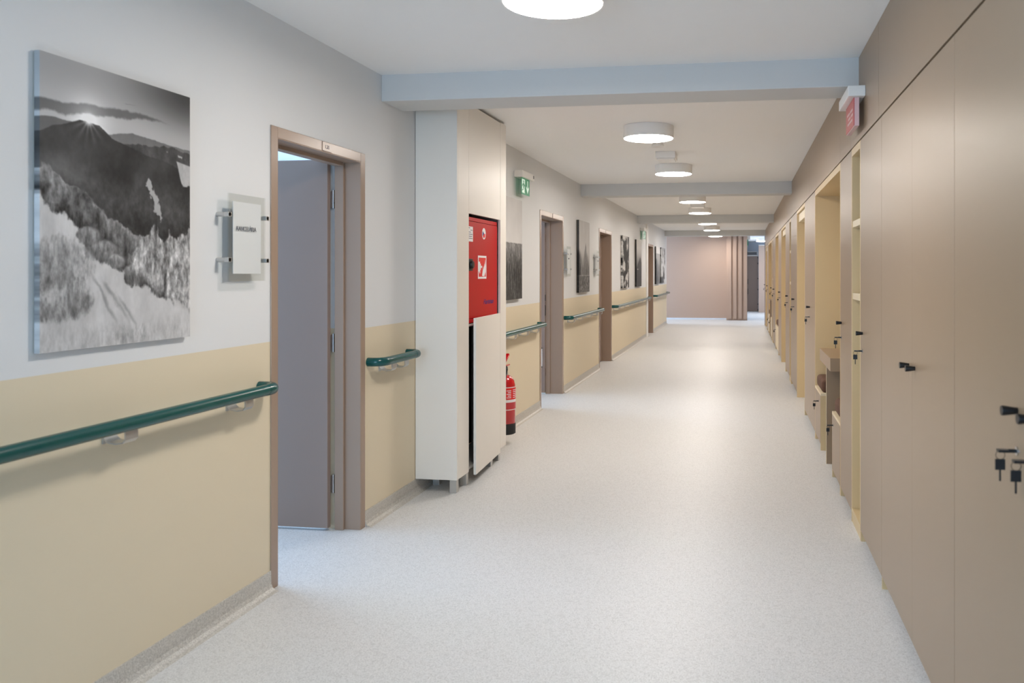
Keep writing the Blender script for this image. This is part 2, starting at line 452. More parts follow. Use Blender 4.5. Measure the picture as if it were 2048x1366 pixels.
def img_mountains(H, W):
    v, u = np.meshgrid(np.linspace(0, 1, H), np.linspace(0, 1, W), indexing='ij')
    n1 = fbm(H, W, 1, 5); n2 = fbm(H, W, 2, 14, 5, 0.62); n3 = fbm(H, W, 3, 40, 3, 0.7); n4 = fbm(H, W, 4, 3, 6, 0.6, sx=1.2, sy=1.8)
    tw = fbm(H, W, 9, 22, 4, 0.75, sx=2.0, sy=1.0)          # twiggy frost texture
    def L(pts, j=0.0, nn=None): return np.interp(u, [p[0] for p in pts], [p[1] for p in pts]) + j*((n2 if nn is None else nn)-0.5)
    su = (u-.277)*.72; sd2 = su**2+(v-.192)**2
    im = 0.64+0.10*sm(0.02, 0.2, v)-0.34*sm(0.25, 1.05, u)*(1-sm(0.0, 0.23, v)) - .06*sm(.4, 1, u)
    ct = L([(0, .150), (.1, .148), (.3, .130), (.52, .118), (.69, .120), (.9, .134)], 0.02); cb = L([(0, .203), (.2, .190), (.45, .165), (.6, .150), (.69, .142), (.9, .135)], 0.03)
    k = sm(0, .010, v-ct)*sm(0, .012, cb-v)*sm(.92, .75, u); im = lerp(im, 0.38+0.12*(n1-.5)+.03*sm(.14, .2, v), k*.92)
    k = sm(0, .003, v-L([(.5, .099), (.6, .094)], .01))*sm(0, .003, L([(.5, .104), (.6, .098)], .01)-v)*sm(.5, .52, u)*sm(.6, .57, u); im = lerp(im, 0.50, k)
    im = im+0.20*np.exp(-sd2/(2*.06**2))
    k = sm(0, .004, v-L([(0, .214), (.1, .206), (.19, .211), (.3, .235)], .012))*(u < .3); im = lerp(im, 0.40+.05*(n2-.5), k)
    k = sm(0, .004, v-L([(.38, .235), (.48, .209), (.56, .202), (.69, .208), (.84, .220), (1, .222)], .014)); im = lerp(im, 0.40+1.2*(v-.2)+.08*(n2-.5), k*(u > .36))
    k = sm(0, .004, v-L([(.5, .255), (.6, .240), (.72, .236), (.86, .226), (1, .240)], .03)); im = lerp(im, 0.27+0.30*(n2-.45), k*(u > .5))
    k = sm(0, .006, .007-np.abs(v-.244-.12*(u-.8)))*sm(.76, .78, u)*sm(.48, .56, n2); im = lerp(im, .72, k*.9)
    mr = L([(0, .262), (.07, .238), (.168, .214), (.22, .199), (.274, .201), (.343, .204), (.42, .238), (.52, .255), (.65, .276), (.8, .286), (.92, .312), (1, .35)], .010)
    tex = 0.215+0.26*(n4-.5)+0.16*(n3-.5)*sm(.28, .5, v)+.10*(n2-.5)
    # long ridges running down the mountain
    rid = 0.5+0.5*np.sin(26*(v-.20)+9*np.abs(u-.24)+6*(n1-.5)); tex = tex+.05*(rid-.5)*sm(.22, .3, v)
    im = lerp(im, tex, sm(0, .003, v-mr))
    ang = np.arctan2(v-.192, su); ray = np.abs(np.cos(ang*7+.6))**3
    im = im+np.exp(-sd2/(2*.05**2))*(.07+.17*ray*sm(.19, .21, v))
    im = np.maximum(im, lerp(im, 1.3, np.exp(-(sd2/(2*.013**2)))))
    im = im+0.11*sm(0, .003, v-mr)*sm(.10, 0, np.abs(v-.41-.10*(u-.3)+.12*(n1-.5)))*sm(.75, .3, u)*n4*1.3
    k = sm(0, .010, u-(.885+.6*(v-.288))+.03*(n2-.5))*sm(0, .006, v-(.275+.1*(u-.885)))*sm(0, .01, .385-v+.1*(n2-.5)); im = lerp(im, .74-.12*n3, k)
    cx = np.interp(v, [.37, .44, .51, .54], [.672, .715, .765, .775]); wd = np.interp(v, [.362, .378, .44, .50, .53], [0, .018, .026, .030, 0])
    k = sm(0, .010, wd-np.abs(u-cx)+.05*(n3-.5))*(v > .363)*(v < .535); im = lerp(im, .66-.25*sm(.60, .66, n2), k)
    # dark valley foot before the trees
    im = im-.08*sm(.45, .60, v)*sm(.45, .75, u)
    # frosted bush band
    bt = L([(0, .362), (.07, .378), (.153, .42), (.25, .458), (.36, .505), (.4, .52), (.52, .56), (.62, .585), (.69, .60), (1, .63)], .07)
    k = sm(0, .010, v-bt)
    im = lerp(im, 0.45+0.55*(n2-.5)+0.45*(tw-.5)-0.17*sm(.02, .13, v-bt)+.09*sm(.03, 0, v-bt), k)
    # snow slope
    st = L([(0, .46), (.03, .485), (.073, .506), (.182, .560), (.252, .61), (.327, .665), (.451, .705), (.55, .755), (.654, .785), (.8, .82), (1, .86)], .09)
    k = sm(0, .022, v-st+.03*(tw-.5))
    fur = fbm(H, W, 18, 5, 5, .6, sx=3.0, sy=.8)
    snow = 0.79+0.16*(fbm(H, W, 8, 6, 5, .6, sx=1.4)-.5)+.22*(fur-.5)*sm(.75, .3, u)-0.04*n3
    im = lerp(im, snow, k)
    def bush(cu, cv, ru, rv, dark, soft=.5, amt=1.0):
        nonlocal im
        q = ((u-cu)/ru)**2+((v-cv)/rv)**2+1.7*(n2-.5)+.9*(tw-.5); k = amt*sm(1.15, 1.15-soft, q)
        im = lerp(im, dark+.15*sm(.4, -.8, (v-cv)/rv)+.55*(tw-.5)+.25*(n2-.5), k)
    bush(.36, .655, .11, .04, .40); bush(.28, .605, .07, .035, .42); bush(.45, .69, .06, .03, .44)
    bush(.58, .74, .075, .045, .42); bush(.70, .73, .06, .035, .46)
    bush(.09, .67, .17, .06, .56, .9, .9); bush(.08, .74, .20, .07, .47, .9, .95); bush(.17, .82, .16, .07, .45, 1.0, .9); bush(.10, .86, .14, .05, .44, 1.0, .8)
    bush(.25, .70, .08, .05, .62, .9, .6)
    # long shadows in the snow
    for (a, b, c) in ((.40, .80, .9), (.33, .78, 1.1), (.50, .86, .8)):
        im = im-0.16*sm(.022, 0, np.abs(v-b-c*(u-a)+.05*(n2-.5)))*sm(a-.06, a, u)*sm(a+.16, a+.08, u)
    bush(.56, .965, .13, .045, .58, 1.0, .8)
    im = lerp(im, .72+.4*(tw-.5), .7*sm(.88, .97, v+.05*(n2-.5)))
    # white frosted trees, right
    tt = L([(.50, .70), (.58, .625), (.64, .60), (.68, .575), (.72, .53), (.75, .565), (.79, .60), (.83, .56), (.87, .60), (.92, .585), (1, .56)], .10)
    bb = L([(.50, .70), (.6, .75), (.7, .80), (.8, .85), (1, .91)], .08)
    k = sm(0, .014, v-tt+.02*(tw-.5))*sm(0, .05, bb-v)*sm(.50, .58, u)
    im = lerp(im, .60+.8*(tw-.5)+.35*(n3-.5)+.5*(n2-.5)-.22*sm(.03, 0, np.abs(u-.80+.06*(v-.6)))-.15*sm(.03, 0, np.abs(u-.73)), k)
    return np.clip(im, .08, 1)

def img_field(H, W):
    v, u = np.meshgrid(np.linspace(0, 1, H), np.linspace(0, 1, W), indexing='ij')
    n1 = fbm(H, W, 11, 3); st = fbm(H, W, 12, 10, 4, .7, sx=4, sy=.8); n3 = fbm(H, W, 13, 40, 3, .7)
    im = 0.80+0.10*(n1-.5)+.05*sm(.2, .5, v)
    k = sm(.435, .45, v+.01*(n3-.5)); im = lerp(im, .50-.26*sm(.45, .75, v)+.55*(st-.5)+.25*(n3-.5), k)
    im = im-.15*sm(.01, 0, np.abs(v-.445))*(n3 > .5)
    return im
def img_forest(H, W):
    v, u = np.meshgrid(np.linspace(0, 1, H), np.linspace(0, 1, W), indexing='ij')
    n1 = fbm(H, W, 21, 4); st = fbm(H, W, 22, 8, 5, .7, sx=3, sy=.6); n3 = fbm(H, W, 23, 40, 3, .7)
    im = 0.78+.06*(n1-.5)
    k = sm(.0, .05, v-(.28+1.1*np.abs(u-.62))); im = lerp(im, .48+.9*(st-.5), k*.8)      # spires
    im = lerp(im, .30+.5*(st-.5)+.2*n3, sm(.4, .7, v)*.75)
    im = lerp(im, .13+.4*(n3-.5), sm(.25, .0, u+.25*(n1-.5))*sm(.38, .5, v))
    k = sm(.75, .77, v+.02*(n1-.5)); im = lerp(im, .40+.7*(n3-.5)+.3*(n1-.5), k)
    im = im+.18*sm(.012, 0, np.abs(v-.765))
    return im
def img_stream(H, W):
    n1 = fbm(H, W, 31, 3, 6, .55, sy=1.6); n3 = fbm(H, W, 33, 22, 3, .7)
    v, u = np.meshgrid(np.linspace(0, 1, H), np.linspace(0, 1, W), indexing='ij')
    im = lerp(.12, .80, sm(.42, .58, n1+.22*(n3-.5)+.06*np.sin(v*22+u*5)))
    return im*(.75+.4*n3)
def img_mist(H, W):
    v, u = np.meshgrid(np.linspace(0, 1, H), np.linspace(0, 1, W), indexing='ij')
    n1 = fbm(H, W, 41, 3); n3 = fbm(H, W, 43, 30, 3, .7)
    im = .84-.52*sm(.15, .75, v)+.10*(n1-.5)
    k = sm(0, .03, v-(.36+.35*np.abs(u-.7)+.1*(n1-.5))); im = lerp(im, .24+.15*(n3-.5), k*.8)
    im = lerp(im, .9, np.exp(-((u-.25)**2/.01+(v-.63)**2/.00012)))
    return im
def img_fog(H, W):
    v, u = np.meshgrid(np.linspace(0, 1, H), np.linspace(0, 1, W), indexing='ij')
    n1 = fbm(H, W, 51, 3, 6, .6); n3 = fbm(H, W, 53, 26, 3, .7)
    im = .94-.06*n1; k = sm(.17, .19, v); im = lerp(im, .70-.34*sm(.25, .95, v)+.5*(n1-.5)*sm(.2, .5, v), k)
    return lerp(im, .10, sm(.3, .0, u+.5*(n3-.5))*sm(.3, .4, v)*.8)
def img_birch(H, W):
    v, u = np.meshgrid(np.linspace(0, 1, H), np.linspace(0, 1, W), indexing='ij')
    n1 = fbm(H, W, 61, 4, 6, .6, sx=1.5, sy=1.0); n3 = fbm(H, W, 63, 26, 3, .7)
    im = .88-.6*sm(.52, .62, n1)+.2*(n3-.5)
    return lerp(im, .30+.3*(n3-.5), sm(.1, -.05, u-.55-.5*(v-.8))*sm(.80, .86, v))

def canvas(y0, y1, z0, z1, fn, W, H, label, side=None, depth=0.035, tint=(1, 1, 1)):
    im = np.clip(fn(H, W), 0.02, 1.0)                # display values, dark to light
    im = np.vstack([im[:1], im, im[-1:]]); im = np.hstack([im[:, :1], im, im[:, -1:]])
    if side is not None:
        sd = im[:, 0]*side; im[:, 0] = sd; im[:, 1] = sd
    H2, W2 = im.shape
    ys = np.concatenate([[y0], np.linspace(y0, y1, W), [y1]]); zs = np.concatenate([[z1], np.linspace(z1, z0, H), [z0]])
    yy, zz = np.meshgrid(ys, zs)
    xx = np.full((H2, W2), XL+depth); xx[0, :] = XL+0.004; xx[-1, :] = XL+0.004; xx[:, 0] = XL+0.004; xx[:, -1] = XL+0.004
    off = np.array((XL, (y0+y1)/2, z0))
    co = np.stack([xx, yy, zz], -1).reshape(-1, 3)-off
    idx = np.arange(H2*W2).reshape(H2, W2)
    q = np.stack([idx[:-1, :-1], idx[1:, :-1], idx[1:, 1:], idx[:-1, 1:]], -1).reshape(-1, 4)
    me = bpy.data.meshes.new('canvas_print'); me.from_pydata(co.tolist(), [], q.tolist())
    lin = (np.clip(im, 0, 1)**2.2).reshape(-1)
    at = me.color_attributes.new('print', 'FLOAT_COLOR', 'POINT')
    c = np.ones((len(lin), 4)); c[:, 0] = lin*tint[0]; c[:, 1] = lin*tint[1]; c[:, 2] = lin*tint[2]
    at.data.foreach_set('color', c.astype('f').ravel())
    me.materials.append(M['print']); me.update()
    root = thing('canvas_picture', tuple(off), label, 'picture', 'black and white canvas pictures on the left wall')
    p = bpy.data.objects.new('canvas_print', me); COL.objects.link(p); p.parent = root
    g = G().box(XL+0.0005, XL+0.0035, y0+0.004, y1-0.004, z0+0.004, z1-0.004)
    build('stretcher_back', g, M['cream'], root)
    return root
canvas(2.078, 2.723, 1.155, 2.040, img_mountains, 320, 440, 'large black and white canvas of a snowy mountain ridge with sun on its peak', depth=0.022, tint=(1, .99, .985))
canvas(6.45, 7.227, 1.155, 2.055, img_field, 110, 150, 'black and white canvas of a grass field, half hidden behind the ivory cupboard', tint=(1, .98, .96))
canvas(9.855, 10.553, 1.143, 2.055, img_forest, 90, 150, 'black and white canvas of bare forest trees, hung between the second and third doors', side=0.35, tint=(1, .98, .96))
canvas(13.547, 14.343, 1.130, 2.035, img_stream, 70, 130, 'black and white canvas of bright stream water and dark rocks, just past the third door', tint=(1, .98, .96))
canvas(15.383, 16.163, 1.125, 2.038, img_mist, 60, 130, 'black and white canvas darkening to grey mist, beside the small far exit sign', side=0.25, tint=(1, .98, .96))
canvas(18.937, 19.875, 1.125, 2.02, img_fog, 50, 110, 'black and white canvas of a misty slope, first picture past the fourth door', side=0.3)
canvas(20.187, 21.184, 1.138, 2.035, img_birch, 50, 110, 'black and white canvas of pale birch bark, last picture before the corridor end', side=0.6)

# ------------------------------------------------------------------ acrylic door signs
def door_sign(y0, y1, z0, z1, label, lines, paper=True):
    t = thing('door_sign', (XL, (y0+y1)/2, z0), label, 'sign', 'acrylic door signs on the left wall')
    x = XL+0.05
    build('acrylic_pane', G().box(x-0.003, x, y0, y1, z0, z1), M['glass'], t)
    build('acrylic_pane', G().box(x-0.009, x-0.006, y0, y1, z0, z1), M['glass'], t)
    if paper:
        build('paper_insert', G().box(x-0.0055, x-0.0035, y0+0.028, y1-0.028, z0+0.03, z1-0.03), M['paper'], t)
    for y in (y0-0.012, y1+0.0):
        for z in (z0+0.085, z1-0.085):
            g = G().lathe((XL, y+0.006, z), [(0.009, 0), (0.009, 0.04), (0.009, 0.056)], 'x', 16).box(XL+0.037, XL+0.056, y-0.004, y+0.018, z-0.009, z+0.009)
            build('standoff_clip', g, M['alu'], t, bevel=0.001)
    ym = (y0+y1)/2
    for (s, sz, z, dy) in lines:
        text_mesh('lettering', s, sz, M['ink'], t, (x+0.0006, ym+dy, z), (0, 1, 0), xs=0.85)
    return t
door_sign(2.915, 3.157, 1.357, 1.706, 'clear acrylic door sign with white sheet lettered KANCELÁRIA, left of the first door', [('KANCELÁRIA', 0.026, 1.56, -0.012)])
door_sign(9.10, 9.31, 1.35, 1.699, 'clear acrylic door sign with two short lines of small print, right of the second door', [('1.22', 0.022, 1.60, -0.05), ('SKLAD', 0.022, 1.55, -0.02)])
door_sign(11.02, 11.23, 1.348, 1.696, 'clear acrylic door sign with small print, left of the third door', [('1.23', 0.022, 1.60, -0.05), ('SKLAD', 0.022, 1.55, -0.02)])

# ------------------------------------------------------------------ handrails
def handrail(y0, y1, z, label, start_open=False, gaps=None):
    t = thing('handrail', (XL, (y0+y1)/2, 0), label, 'handrail', 'dark green handrails along the left wall')
    xc = XL+0.085; r = 0.0235
    def elbow(ye, sg):
        P = []
        R = 0.055
        for k in range(9):
            a = pi/2*k/8
            P.append((xc-R+R*cos(a), ye-sg*R+sg*R*sin(a), z))
        return [(xc, ye-sg*(R+0.03), z)] + P + [(XL+0.0015, ye, z)]
    ya = y0-0.02 if start_open else y0+0.085
    build('rail', G().tube([(xc, ya, z), (xc, y1-0.085, z)], r, 24), M['green'], t)
    ends = [(y1, 1)] + ([] if start_open else [(y0, -1)])
    for ye, sg in ends:
        build('end_cap', G().tube(elbow(ye, sg), r+0.001, 20), M['greencap'], t)
    n = max(2, int(round((y1-y0)/0.66))+1)
    ys = gaps if gaps else [y0+0.16+(y1-y0-0.32)*k/(n-1) for k in range(n)]
    for y in ys:
        g = G()
        # curved aluminium arm: wall flange, arm under the rail, saddle
        pts = [(0.002, -0.045), (0.02, -0.062), (0.05, -0.066), (0.075, -0.062), (0.086, -0.05), (0.085, -0.022)]
        th = 0.004; w = 0.055
        for i in range(len(pts)-1):
            (a0, b0), (a1, b1) = pts[i], pts[i+1]
            L = math.hypot(a1-a0, b1-b0); nx, nz = -(b1-b0)/L*th, (a1-a0)/L*th
            Q = [(XL+a0, z+b0), (XL+a1, z+b1), (XL+a1+nx, z+b1+nz), (XL+a0+nx, z+b0+nz)]
            vs = [(p[0], y-w/2, p[1]) for p in Q]+[(p[0], y+w/2, p[1]) for p in Q]
            g.add(vs, [(0,1,2,3), (7,6,5,4), (0,4,5,1), (1,5,6,2), (2,6,7,3), (3,7,4,0)])
        g.box(XL, XL+0.006, y-w/2, y+w/2, z-0.065, z-0.012)
        build('bracket', g, M['alu'], t)
    return t
handrail(-1.2, 3.19, 0.902, 'dark green handrail in the foreground, ending at the first door', gaps=[-0.9, -0.1, 0.7, 1.55, 2.36, 2.99])
handrail(4.20, 4.72, 0.898, 'short dark green handrail between the first door and the ivory cupboard', gaps=[4.36, 4.53])
handrail(6.15, 7.93, 0.872, 'dark green handrail emerging behind the ivory cupboard above the extinguisher', gaps=[6.3, 6.85, 7.25, 7.65])
handrail(9.16, 11.37, 0.868, 'dark green handrail between the second and third doors', gaps=[9.35, 9.85, 10.4, 10.9, 11.25])
handrail(12.63, 17.4, 0.856, 'long dark green handrail between the third and fourth doors')
handrail(18.66, 21.9, 0.855, 'farthest dark green handrail, past the fourth door to the wall corner')

# ------------------------------------------------------------------ ivory cupboard around the hose box
CX = -1.771; CY0, CY1 = 4.85, 5.91
c = thing('hose_cupboard', (-1.9, 5.38, 0), 'tall ivory cupboard on short legs framing the red fire hose box', 'cupboard')
zb, zt = 0.088, 2.505
build('side_panel', G().box(XL+0.003, CX-0.0, CY0, CY0+0.018, zb, zt), M['hosecab'], c, bevel=0.001)
build('side_panel', G().box(XL+0.003, CX-0.02, CY1-0.018, CY1, zb, zt), M['hosecab'], c, bevel=0.001)
build('bottom_panel', G().box(XL+0.02, CX-0.02, CY0+0.018, CY1-0.018, zb, zb+0.018), M['hosecab'], c)
build('top_panel', G().box(XL+0.02, CX-0.02, CY0+0.018, CY1-0.018, zt-0.018, zt), M['hosecab'], c)
build('back_panel', G().box(XL+0.003, XL+0.01, CY0+0.018, CY1-0.018, zb+0.018, zt-0.018), M['dark'], c)
build('front_panel', G().box(CX-0.018, CX+0.0005, CY0+0.0195, 5.071, zb, zt), M['hosecab'], c, bevel=0.001)
build('front_panel', G().box(CX-0.018, CX+0.0005, 5.768, CY1-0.001, zb, zt), M['hosecab'], c, bevel=0.001)
build('door', G().box(CX-0.018, CX, 5.074, 5.765, 1.782, zt-0.004), M['hosecab'], c, bevel=0.001, label='closed upper ivory door')
th = radians(3.2); hy = 5.765
ux = (sin(th), -cos(th)); uy = (-cos(th), -sin(th))
build('door', G().obox((CX+0.0, hy), ux, uy, 0.655, 0.018, 0.06, 1.092), M['hosecab'], c, bevel=0.001, label='lower ivory door standing slightly ajar')
build('shelf', G().box(XL+0.02, CX-0.022, CY0+0.02, CY1-0.02, 1.035, 1.05), M['hosecab'], c)
for x, y in ((CX-0.035, 4.895), (CX-0.215, 5.07), (CX-0.035, 5.08), (CX-0.035, 5.60), (CX-0.035, CY1-0.13), (CX-0.2, CY1-0.06)):
    build('leg', G().box(x-0.022, x+0.022, y-0.022, y+0.022, 0, zb), M['alu'], c, bevel=0.002)

h = thing('fire_hose_box', (-1.9, 5.4, 1.05), 'red metal fire hose box with white flame sticker set in the ivory cupboard', 'fire hose box')
RX = CX-0.02
build('casing', G().box(XL+0.02, RX-0.02, 5.076, 5.754, 1.052, 1.766), M['red'], h, bevel=0.0015)
for z0, z1 in ((1.738, 1.764), (1.056, 1.082)):
    build('front_rim', G().box(RX-0.02, RX-0.003, 5.076, 5.754, z0, z1), M['red'], h, bevel=0.0015)
build('door', G().box(RX-0.02, RX, 5.082, 5.75, 1.085, 1.735), M['red'], h, bevel=0.0015)
x = RX+0.0008
st = build('flame_sticker', G().box(RX, x, 5.315, 5.497, 1.35, 1.51), M['paper'], h)
fr = G().box(x, x+0.0005, 5.329, 5.483, 1.364, 1.496)
build('sticker_field', fr, M['flame'], st)
x2 = x+0.0011
build('sticker_pictogram', G().yzprism([(5.329, 1.40), (5.345, 1.40), (5.345, 1.388), (5.358, 1.388), (5.358, 1.41), (5.372, 1.41), (5.372, 1.455), (5.355, 1.455), (5.355, 1.468), (5.329, 1.468)], x, x2)
      .yzprism([(5.372, 1.425), (5.40, 1.425), (5.40, 1.44), (5.372, 1.44)], x, x2)
      .yzprism([(5.40, 1.37), (5.415, 1.41), (5.425, 1.44), (5.435, 1.41), (5.45, 1.455), (5.455, 1.43), (5.468, 1.482), (5.478, 1.44), (5.475, 1.40), (5.45, 1.366)], x, x2), M['paper'], st)
fl = build('flag_badge', G().lathe((RX, 5.443, 1.665), [(0.040, 0), (0.040, 0.0008)], 'x', 32), M['paper'], h)
def arc(a0, a1, r, n=10, cy=5.443, cz=1.665): return [(cy+r*cos(radians(a0+(a1-a0)*k/n)), cz+r*sin(radians(a0+(a1-a0)*k/n))) for k in range(n+1)]
build('badge_red', G().yzprism([(5.443, 1.665)]+arc(-145, 0, 0.03), RX+0.0008, RX+0.0014), M['flame'], fl)
build('badge_blue', G().yzprism([(5.443, 1.665)]+arc(145, 215, 0.03), RX+0.0008, RX+0.0018), M['blue'], fl)
pl = build('rating_label', G().box(RX, RX+0.0008, 5.10, 5.21, 1.60, 1.70), M['paper'], h)
for k, (a, b) in enumerate([(5.11, 5.15), (5.16, 5.20), (5.11, 5.17), (5.11, 5.20), (5.11, 5.19), (5.11, 5.20)]):
    build('printed_line', G().box(RX+0.0008, RX+0.0012, a, b, 1.688-k*0.014, 1.692-k*0.014), M['ink'], pl)
build('latch', G().box(RX, RX+0.006, 5.105, 5.195, 1.405, 1.485).lathe((RX+0.006, 5.16, 1.445), [(0.028, 0), (0.024, 0.016)], 'x', 20), M['black'], h, bevel=0.002, label='black plastic latch')
text_mesh('maker_lettering', 'Hartman', 0.05, M['blue'], h, (RX+0.0008, 5.545, 1.172), (0, 1, 0), shear=0.3, xs=1.25)

# ------------------------------------------------------------------ fire extinguisher
ex, ey = -1.905, 6.34
e = thing('fire_extinguisher', (ex, ey, 0.085), 'red fire extinguisher with black base hung low behind the ivory cupboard', 'fire extinguisher')
zb = 0.085; R = 0.082
body = build('cylinder_body', G().lathe((ex, ey, zb), [(R-0.004, 0.085), (R, 0.09), (R, 0.37), (R*0.98, 0.395), (R*0.88, 0.43), (R*0.66, 0.458), (R*0.36, 0.474), (0.022, 0.478)], n=40), M['redext'], e)
build('foot_ring', G().lathe((ex, ey, zb), [(R-0.01, 0), (R+0.001, 0.006), (R+0.001, 0.088), (R-0.004, 0.09)], n=40), M['blackm'], e)
build('neck', G().lathe((ex, ey, zb+0.478), [(0.022, 0), (0.022, 0.018), (0.016, 0.02), (0.016, 0.05)], n=20), M['alu'], e)
build('valve', G().lathe((ex, ey, zb+0.515), [(0.018, 0), (0.020, 0.02), (0.014, 0.035)], n=16), M['black'], e)
build('squeeze_lever', G().prism([(ex-0.012, ey-0.04), (ex+0.012, ey-0.04), (ex+0.014, ey+0.09), (ex-0.014, ey+0.09)], zb+0.545, zb+0.556), M['redext'], e, bevel=0.003)
g = G()
vs = [(ex-.013, ey-.05, zb+.565), (ex+.013, ey-.05, zb+.565), (ex+.013, ey+.085, zb+.628), (ex-.013, ey+.085, zb+.628), (ex-.013, ey-.05, zb+.578), (ex+.013, ey-.05, zb+.578), (ex+.013, ey+.07, zb+.645), (ex-.013, ey+.07, zb+.645)]
g.add(vs, [(0,3,2,1),(4,5,6,7),(0,1,5,4),(1,2,6,5),(2,3,7,6),(3,0,4,7)])
build('top_lever', g, M['redext'], e, bevel=0.003)
build('hose', G().tube([(ex+0.01, ey-0.02, zb+.53), (ex+0.03, ey-0.06, zb+.53), (ex+0.03, ey-0.10, zb+.48), (ex+0.02, ey-0.105, zb+.38), (ex+0.01, ey-0.10, zb+.2)], 0.010, 12), M['black'], e)
def wrap(a0, a1, z0, z1, rr, n=16):
    g = G(); vs = []
    for k in range(n+1):
        a = radians(a0+(a1-a0)*k/n); vs += [(ex+rr*cos(a), ey+rr*sin(a), z0), (ex+rr*cos(a), ey+rr*sin(a), z1)]
    return g.add(vs, [(2*k, 2*k+2, 2*k+3, 2*k+1) for k in range(n)], True)
lb = build('instruction_label', wrap(-75, 45, zb+0.20, zb+0.385, R+0.0012), M['paper'], e)
build('label_panel', wrap(-71, 41, zb+0.285, zb+0.379, R+0.0020), M['flame'], lb)
build('label_panel', wrap(-71, 41, zb+0.206, zb+0.262, R+0.0020), M['sred'], lb)
for k in range(5):
    build('label_print', wrap(-66+6*(k % 2), -40, zb+0.298+k*0.014, zb+0.304+k*0.014, R+0.0026, 4), M['paper'], lb)
    build('label_print', wrap(-28, 34-8*(k % 3), zb+0.298+k*0.015, zb+0.303+k*0.015, R+0.0026, 8), M['paper'], lb)
build('wall_bracket', G().box(XL+0.0005, ex-R+0.004, ey-0.02, ey+0.02, zb+0.32, zb+0.36).box(XL+0.0005, XL+0.006, ey-0.02, ey+0.02, zb+0.12, zb+0.46), M['blackm'], e)

# ------------------------------------------------------------------ exit signs
def exit_sign(y0, y1, z0, z1, label, name='exit_sign'):
    t = thing(name, (XL, (y0+y1)/2, z0), label, 'exit sign', 'green exit signs on the left wall')
    build('housing', G().box(XL, XL+0.085, y0-0.02, y1+0.10, z1, z1+0.062), M['plastic'], t, bevel=0.006)
    build('housing_mark', G().box(XL+0.085, XL+0.0856, y1+0.055, y1+0.085, z1+0.022, z1+0.052), M['ink'], t)
    x = XL+0.062
    build('light_panel', G().box(XL+0.034, x, y0, y1, z0, z1), M['glass'], t)
    pn = build('green_panel', G().box(x, x+0.002, y0, y1, z0, z1), M['sgreen'], t)
    x += 0.002; W = y1-y0; H = z1-z0
    q = lambda pts: [(y0+W*a, z0+H*b) for a, b in pts]
    build('doorway_symbol', G().yzprism(q([(.08, .10), (.42, .10), (.42, .92), (.08, .92)]), x, x+.0006), M['sgreenw'], pn)
    mg = G()
    mg.yzprism(q([(.26+.05*cos(a), .78+.085*sin(a)) for a in [k*pi/6 for k in range(12)]]), x+.0006, x+.0014)
    for P in ([(.20, .68), (.31, .70), (.33, .44), (.22, .42)], [(.31, .68), (.42, .56), (.46, .52), (.44, .48), (.38, .51), (.31, .58)], [(.20, .68), (.12, .60), (.11, .48), (.15, .48), (.17, .57), (.22, .62)],
              [(.29, .46), (.39, .32), (.38, .14), (.43, .14), (.44, .34), (.33, .48)], [(.22, .44), (.27, .44), (.22, .28), (.10, .22), (.10, .27), (.18, .32)]):
        mg.yzprism(q(P), x+.0006, x+.0014)
    build('running_figure', mg, M['sgreen'], pn)
    build('arrow', G().yzprism(q([(.72, .90), (.78, .90), (.78, .42), (.90, .56), (.90, .42), (.75, .12), (.60, .42), (.60, .56), (.72, .42)]), x, x+.0008), M['sgreenw'], pn)
    return t
exit_sign(7.10, 7.385, 2.11, 2.262, 'green running man exit sign with down arrow above the grass field picture')
exit_sign(16.25, 16.60, 2.085, 2.25, 'small distant green exit sign high on the wall before the pale vertical profile')

r = thing('red_sign', (XR, 4.32, 2.13), 'red emergency sign under a white housing, high on the tan cupboards', 'sign')
build('housing', G().box(XR-0.085, XR, 4.13, 4.52, 2.272, 2.325), M['plastic'], r, bevel=0.004)
build('light_panel', G().box(XR-0.05, XR-0.027, 4.165, 4.47, 2.13, 2.272), M['sredw'], r, bevel=0.001)
rp = build('red_panel', G().box(XR-0.053, XR-0.05, 4.165, 4.47, 2.134, 2.272), M['sred'], r)
for (z, a, b) in ((2.215, 4.21, 4.30), (2.215, 4.32, 4.42), (2.19, 4.20, 4.27), (2.19, 4.29, 4.38), (2.165, 4.22, 4.40)):
    build('print_line', G().box(XR-0.0536, XR-0.053, a, b, z, z+0.012), M['sredw'], rp)

# ------------------------------------------------------------------ ceiling lamps
LZ = 2.429; LR = 0.195
lamps = [(-0.723, 3.037, 'nearest round white ceiling lamp, cut off by the top of the photo'),
         (-0.718, 6.203, 'round white ceiling lamp, first one past the nearest beam'),
         (-0.716, 8.476, 'round white ceiling lamp, second past the nearest beam, behind the square white box'),
         (-0.722, 11.882, 'round white ceiling lamp, nearer one between the second and third beams'),
         (-0.726, 14.097, 'round white ceiling lamp, farther one between the second and third beams'),
         (-0.728, 17.228, 'round white ceiling lamp just past the third beam'),
         (-0.730, 19.777, 'round white ceiling lamp in front of the farthest beam'),
         (-0.747, 23.042, 'round ceiling lamp behind the farthest beam, before the tan end wall')]
def lamp(x, y, label):
    t = thing('ceiling_lamp', (x, y, LZ), label, 'ceiling lamp', 'round ceiling lamps along the corridor')
    build('housing', G().lathe((x, y, LZ+0.003), [(LR-0.006, 0), (LR, 0.0), (LR, CZ-LZ-0.004)], n=64), M['lampside'], t)
    build('diffuser', G().lathe((x, y, LZ), [(LR-0.012, 0), (LR-0.006, 0.002), (LR-0.006, 0.0028)], n=64), M['diffuser'], t, label='glowing white diffuser disc')
    return t
L0 = lamp(*lamps[0])
for (x, y, lab) in lamps[1:]+[(0.66, 26.9, 'round ceiling lamp beyond the tan end wall, in the passage at the right')]:
    k = copy_tree(L0); k.location = (x, y, LZ); k['label'] = lab

